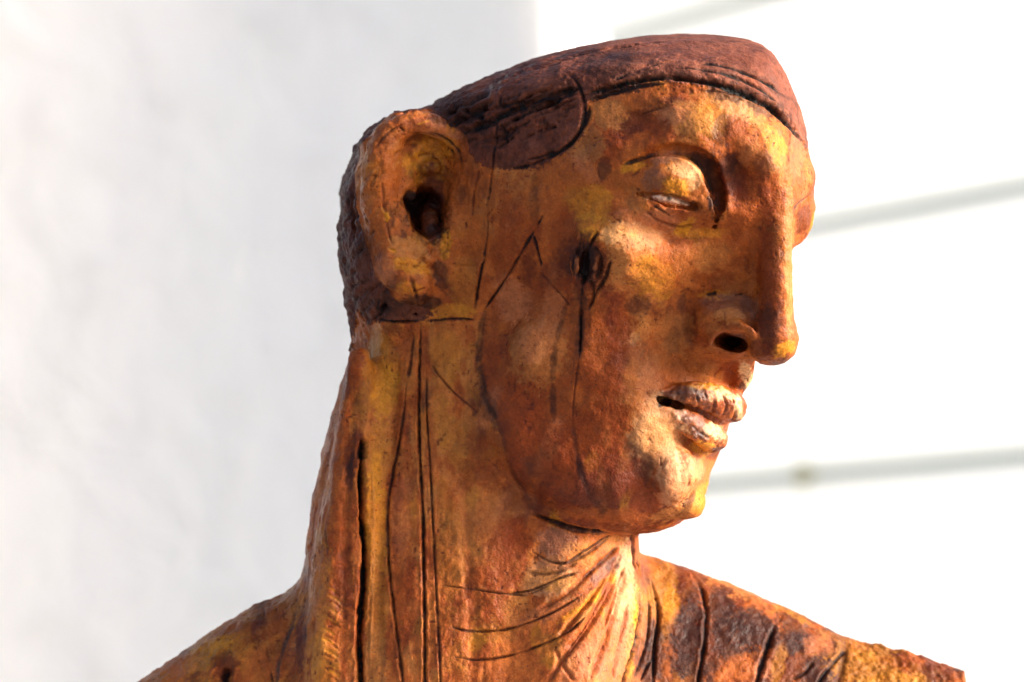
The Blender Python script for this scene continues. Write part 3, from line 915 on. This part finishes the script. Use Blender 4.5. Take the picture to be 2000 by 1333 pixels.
# ------------------------------------------------------------------ clay material: pigments and painted shade from the sculpt, grain from noise
def clay(name, rough=(.42, .7), bump=.35, spec=.5):
    m, t, b = nmat(name)
    at = t.nodes.new('ShaderNodeAttribute'); at.attribute_name = 'pigment_and_shade'
    tc = t.nodes.new('ShaderNodeTexCoord'); ob = tc.outputs['Object']
    na = noise_tex(t, 60, 8, .65, ob, .4)
    nb = noise_tex(t, 260, 6, .65, ob)
    nc = noise_tex(t, 900, 3, .6, ob)
    a1 = maprange(t, na.outputs[0], .36, .64, .88, 1.12)
    a2 = maprange(t, nb.outputs[0], .34, .66, .84, 1.16)
    a3 = maprange(t, nc.outputs[0], .34, .66, .86, 1.14)
    f = mathn(t, 'MULTIPLY', mathn(t, 'MULTIPLY', a1, a2), a3)
    vm = t.nodes.new('ShaderNodeVectorMath'); vm.operation = 'SCALE'
    t.links.new(at.outputs['Color'], vm.inputs[0]); t.links.new(f, vm.inputs['Scale'])
    # thin washes of warm and yellow pigment
    nd = noise_tex(t, 120, 7, .7, ob, 1.0)
    wash = mixc(t, maprange(t, nd.outputs[0], .53, .60, 0, .35), vm.outputs[0], (.62, .48, .38, 1), 'MULTIPLY')
    ne = noise_tex(t, 170, 7, .7, mathn_vec(t, ob), .6)
    wash = mixc(t, maprange(t, ne.outputs[0], .54, .62, 0, .4), wash, (1.30, 1.16, .80, 1), 'MULTIPLY')
    # dark pin holes
    vo = t.nodes.new('ShaderNodeTexVoronoi'); vo.inputs['Scale'].default_value = 420; t.links.new(ob, vo.inputs['Vector'])
    dots = mathn(t, 'MULTIPLY', maprange(t, vo.outputs['Distance'], .10, .22, 1, 0), maprange(t, nb.outputs[0], .52, .60, 0, 1))
    outc = mixc(t, mathn(t, 'MULTIPLY', dots, .75), wash, (.06, .018, .01, 1))
    t.links.new(outc, b.inputs['Base Color'])
    t.links.new(maprange(t, na.outputs[0], .35, .65, rough[0], rough[1]), b.inputs['Roughness'])
    b.inputs['Specular IOR Level'].default_value = spec
    hgt = mathn(t, 'ADD', mathn(t, 'MULTIPLY', na.outputs[0], 1.6), mathn(t, 'ADD', nb.outputs[0], mathn(t, 'MULTIPLY', nc.outputs[0], .8)))
    hgt = mathn(t, 'SUBTRACT', hgt, mathn(t, 'MULTIPLY', dots, .8))
    bp = t.nodes.new('ShaderNodeBump'); bp.inputs['Strength'].default_value = bump; bp.inputs['Distance'].default_value = .0018
    t.links.new(hgt, bp.inputs['Height']); t.links.new(bp.outputs[0], b.inputs['Normal'])
    return m
def mathn_vec(t, v):
    n = t.nodes.new('ShaderNodeVectorMath'); n.operation = 'ADD'; n.inputs[1].default_value = (3.1, 1.7, 5.3)
    t.links.new(v, n.inputs[0]); return n.outputs[0]
M_clay = clay('painted_clay', (.40, .66), .36, .20)
M_hair = clay('rough_dark_clay', (.5, .8), .5, .2)
M_lip = clay('varnished_clay', (.28, .50), .35, .4)

# ------------------------------------------------------------------ split the one surface into its parts
BASE = Vector((0.0, 0.0, float(W[:, 2].min())))
FC = V0[Q].mean(1)
fx, fy, fd = FC[:, 0], FC[:, 1], FC[:, 2]
names = ['head', 'hair', 'ear', 'nose', 'eyelid', 'eyeball', 'upper_lip', 'lower_lip', 'neck', 'torso', 'chin']
lab = np.zeros(len(Q), int)
HEAD = [(500, 0), (1700, 0), (1700, 1036), (1300, 1050), (1190, 1040), (1145, 1036), (1045, 1003), (1005, 930), (970, 825), (942, 755), (935, 700), (940, 626), (733, 628), (684, 690), (500, 690)]
NECK = [(500, 600), (940, 600), (1100, 900), (1400, 1030), (1238, 1048), (1250, 1090), (1250, 1200), (1240, 1265), (1218, 1333), (1170, 1480), (650, 1480), (592, 1333), (590, 1200), (588, 1128), (500, 1060)]
hd = inpoly(fx, fy, HEAD)
nk = inpoly(fx, fy, NECK) & ~hd & (fd > -235)
lab[:] = 9
lab[nk] = 8
lab[hd] = 0
def put(i, poly, dmin=-999):
    m = inpoly(fx, fy, poly) & (fd > dmin) & hd
    lab[m] = i
lab[hm[Q].mean(1) > .5] = 1
put(3, [(1470, 360), (1500, 330), (1600, 330), (1575, 480), (1600, 700), (1520, 730), (1478, 712), (1430, 698), (1370, 688), (1340, 655), (1340, 600), (1385, 565), (1420, 500)], 200)
put(2, [(690, 300), (745, 215), (850, 210), (912, 268), (920, 330), (905, 560), (850, 605), (780, 600), (735, 545), (690, 420)], 125)
put(4, [(1215, 322), (1262, 303), (1310, 296), (1350, 306), (1376, 345), (1378, 398), (1356, 396), (1300, 381), (1254, 376), (1232, 360)], 250)
put(5, [(1252, 377), (1300, 381), (1356, 396), (1354, 407), (1300, 398), (1258, 388)], 200)
put(6, [(1286, 768), (1310, 752), (1385, 745), (1470, 775), (1460, 840), (1425, 842), (1385, 818), (1340, 793), (1310, 777)], 60)
put(7, [(1318, 798), (1340, 802), (1385, 820), (1432, 846), (1432, 885), (1395, 880), (1350, 858), (1318, 830)], 60)
bust = empty('clay_bust', BASE)
tag(bust, 'orange brown painted clay bust with cut open crown, face turned to the right', 'sculpture')
objs = {}
mats = {'hair': M_hair, 'upper_lip': M_lip, 'lower_lip': M_lip, 'eyeball': M_lip, 'eyelid': M_clay}
plab = {'hair': 'dark red brown hair with rough gouges and scratched lines', 'eyeball': 'whitish sliver of the eye under a heavy lid',
        'upper_lip': 'glossy brown and cream upper lip', 'lower_lip': 'glossy lilac and cream lower lip', 'ear': 'large ochre ear with a dark hollow'}
remap = np.empty(len(V), np.int64)
parent_of = {'nose': 'head', 'ear': 'head', 'eyelid': 'head', 'eyeball': 'head', 'upper_lip': 'head', 'lower_lip': 'head', 'hair': 'head'}
for i, nm in enumerate(names):
    q = Q[lab == i]
    if len(q) == 0: continue
    u = np.unique(q)
    remap[u] = np.arange(len(u))
    ql = remap[q][:, ::-1]
    me = bpy.data.meshes.new(nm)
    P = (W[u] - np.array(BASE)).astype(np.float32)
    me.vertices.add(len(P)); me.vertices.foreach_set('co', P.ravel())
    me.loops.add(ql.size); me.loops.foreach_set('vertex_index', ql.astype(np.int32).ravel())
    me.polygons.add(len(ql)); me.polygons.foreach_set('loop_start', np.arange(0, ql.size, 4, dtype=np.int32))
    me.polygons.foreach_set('use_smooth', np.ones(len(ql), bool))
    a = me.attributes.new('pigment_and_shade', 'FLOAT_COLOR', 'POINT')
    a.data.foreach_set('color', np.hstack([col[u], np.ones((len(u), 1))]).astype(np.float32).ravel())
    me.update()
    me.normals_split_custom_set_from_vertices(NWp[u].astype(np.float32))
    o = bpy.data.objects.new(nm, me); C.objects.link(o)
    me.materials.append(mats.get(nm, M_clay))
    o.parent = objs[parent_of[nm]] if nm in parent_of else bust
    if nm in plab: o['label'] = plab[nm]
    objs[nm] = o
print('parts', time.time() - _t)

# ------------------------------------------------------------------ the place behind
def box_mesh(name, boxes, mat, bevel=0.0):
    import bmesh
    bm = bmesh.new()
    for (x0, y0, z0, x1, y1, z1) in boxes:
        r = bmesh.ops.create_cube(bm, size=1)
        for v in r['verts']:
            v.co = Vector(((x0 + x1) / 2 + v.co.x * (x1 - x0), (y0 + y1) / 2 + v.co.y * (y1 - y0), (z0 + z1) / 2 + v.co.z * (z1 - z0)))
    if bevel:
        bmesh.ops.bevel(bm, geom=bm.edges[:], offset=bevel, segments=2, affect='EDGES', profile=.5)
    me = bpy.data.meshes.new(name); bm.to_mesh(me); bm.free()
    me.materials.append(mat)
    o = bpy.data.objects.new(name, me); C.objects.link(o)
    return o

def wallmat(name, c, bumpd, scale, stain=None, rough=.8, trans=0):
    m, t, b = nmat(name)
    tc = t.nodes.new('ShaderNodeTexCoord'); ob = tc.outputs['Object']
    n1_ = noise_tex(t, scale, 6, .6, ob, .3); n2_ = noise_tex(t, scale * .7, 6, .6, ob, .8)
    cc = mixc(t, maprange(t, n2_.outputs[0], .52, .72, 0, 1), (*c, 1), (*(stain or c), 1))
    t.links.new(cc, b.inputs['Base Color'])
    b.inputs['Roughness'].default_value = rough
    bp = t.nodes.new('ShaderNodeBump'); bp.inputs['Strength'].default_value = .6; bp.inputs['Distance'].default_value = bumpd
    t.links.new(mathn(t, 'ADD', n1_.outputs[0], mathn(t, 'MULTIPLY', n2_.outputs[0], 2.5)), bp.inputs['Height'])
    t.links.new(bp.outputs[0], b.inputs['Normal'])
    if trans:
        tr = t.nodes.new('ShaderNodeBsdfTranslucent'); tr.inputs[0].default_value = (.93, .95, .95, 1)
        mx = t.nodes.new('ShaderNodeMixShader'); mx.inputs[0].default_value = trans
        t.links.new(b.outputs[0], mx.inputs[1]); t.links.new(tr.outputs[0], mx.inputs[2])
        t.links.new(mx.outputs[0], t.nodes['Material Output'].inputs[0])
    return m
M_plaster = wallmat('white_plaster', (.785, .795, .81), .014, 11, (.71, .718, .73))
M_panel = wallmat('white_translucent_panel', (.86, .88, .88), .001, 6, None, .5, .55)
M_back = wallmat('grey_green_seam', (.40, .46, .43), .001, 6)
M_post = wallmat('white_paint', (.88, .88, .88), .001, 6, None, .5)
M_floor = wallmat('pale_concrete', (.22, .20, .18), .002, 12, (.18, .165, .15))
M_bolt = wallmat('brass_green', (.42, .42, .25), .0005, 60, None, .5)

corner = Vector((.092, 3.4, 0))
YAW = R(35)
# boards of the right wall, along +X of a frame turned at the corner (local -Y faces the viewer side)
wr = empty('panel_wall', corner)
wr.rotation_euler = (0, 0, -(R(90) - YAW))
tag(wr, 'bright white wall of broad horizontal panels with thin grey green seams, behind and right of the bust', 'wall')
L = 1.75
seams = [-.027, .323, .672, 1.020, 1.37]
GAP = .0135
zs = [-1.25] + [s for s in seams] + [1.75]
for i in range(len(zs) - 1):
    z0 = CAMZ + zs[i] + (GAP / 2 if i else 0); z1 = CAMZ + zs[i + 1] - GAP / 2
    o = box_mesh('panel', [(0.07, 0.0, z0, L, .02, z1)], M_panel, .002)
    o.parent = wr
o = box_mesh('seam_strip', [(0.07, .0215, CAMZ + s - .015, L, .034, CAMZ + s + .015) for s in seams], M_back); o.parent = wr
bo = box_mesh('bracket', [(.535, -.008, CAMZ + .323 - .013, .560, .012, CAMZ + .323 + .013)], M_bolt, .003); bo.parent = wr
po = box_mesh('corner_post', [(.017, -.012, 0, .060, .05, 3.0)], M_post, .004)
po.location = corner; po.rotation_euler = (0, 0, YAW + R(4))
tag(po, 'narrow bright white post standing in the corner between plaster and panels', 'post')
# plaster wall
pw = box_mesh('plaster_wall', [(-2.2, 0.0, 0, .016, .15, 3.0)], M_plaster)
pw.location = corner
pw.rotation_euler = (0, 0, YAW + R(4))
tag(pw, 'uneven off white plaster wall behind and left of the bust', 'wall')
g = box_mesh('ground', [(-40, -40, -.2, 40, 40, 0)], M_floor)
tag(g, kind='structure')
# plinth under the bust
zb = BASE.z
pl = empty('plinth', (BASE.x, BASE.y, 0)); tag(pl, 'white block plinth under the clay bust', 'plinth')
o = box_mesh('shaft', [(-.20, -.085, .08, .20, .115, zb - .035)], M_post, .003); o.parent = pl
o = box_mesh('top', [(-.26, -.12, zb - .033, .26, .145, zb - .001)], M_post, .004); o.parent = pl
o = box_mesh('foot', [(-.24, -.12, 0.001, .24, .15, .078)], M_post, .004); o.parent = pl
print('done', time.time() - _t)
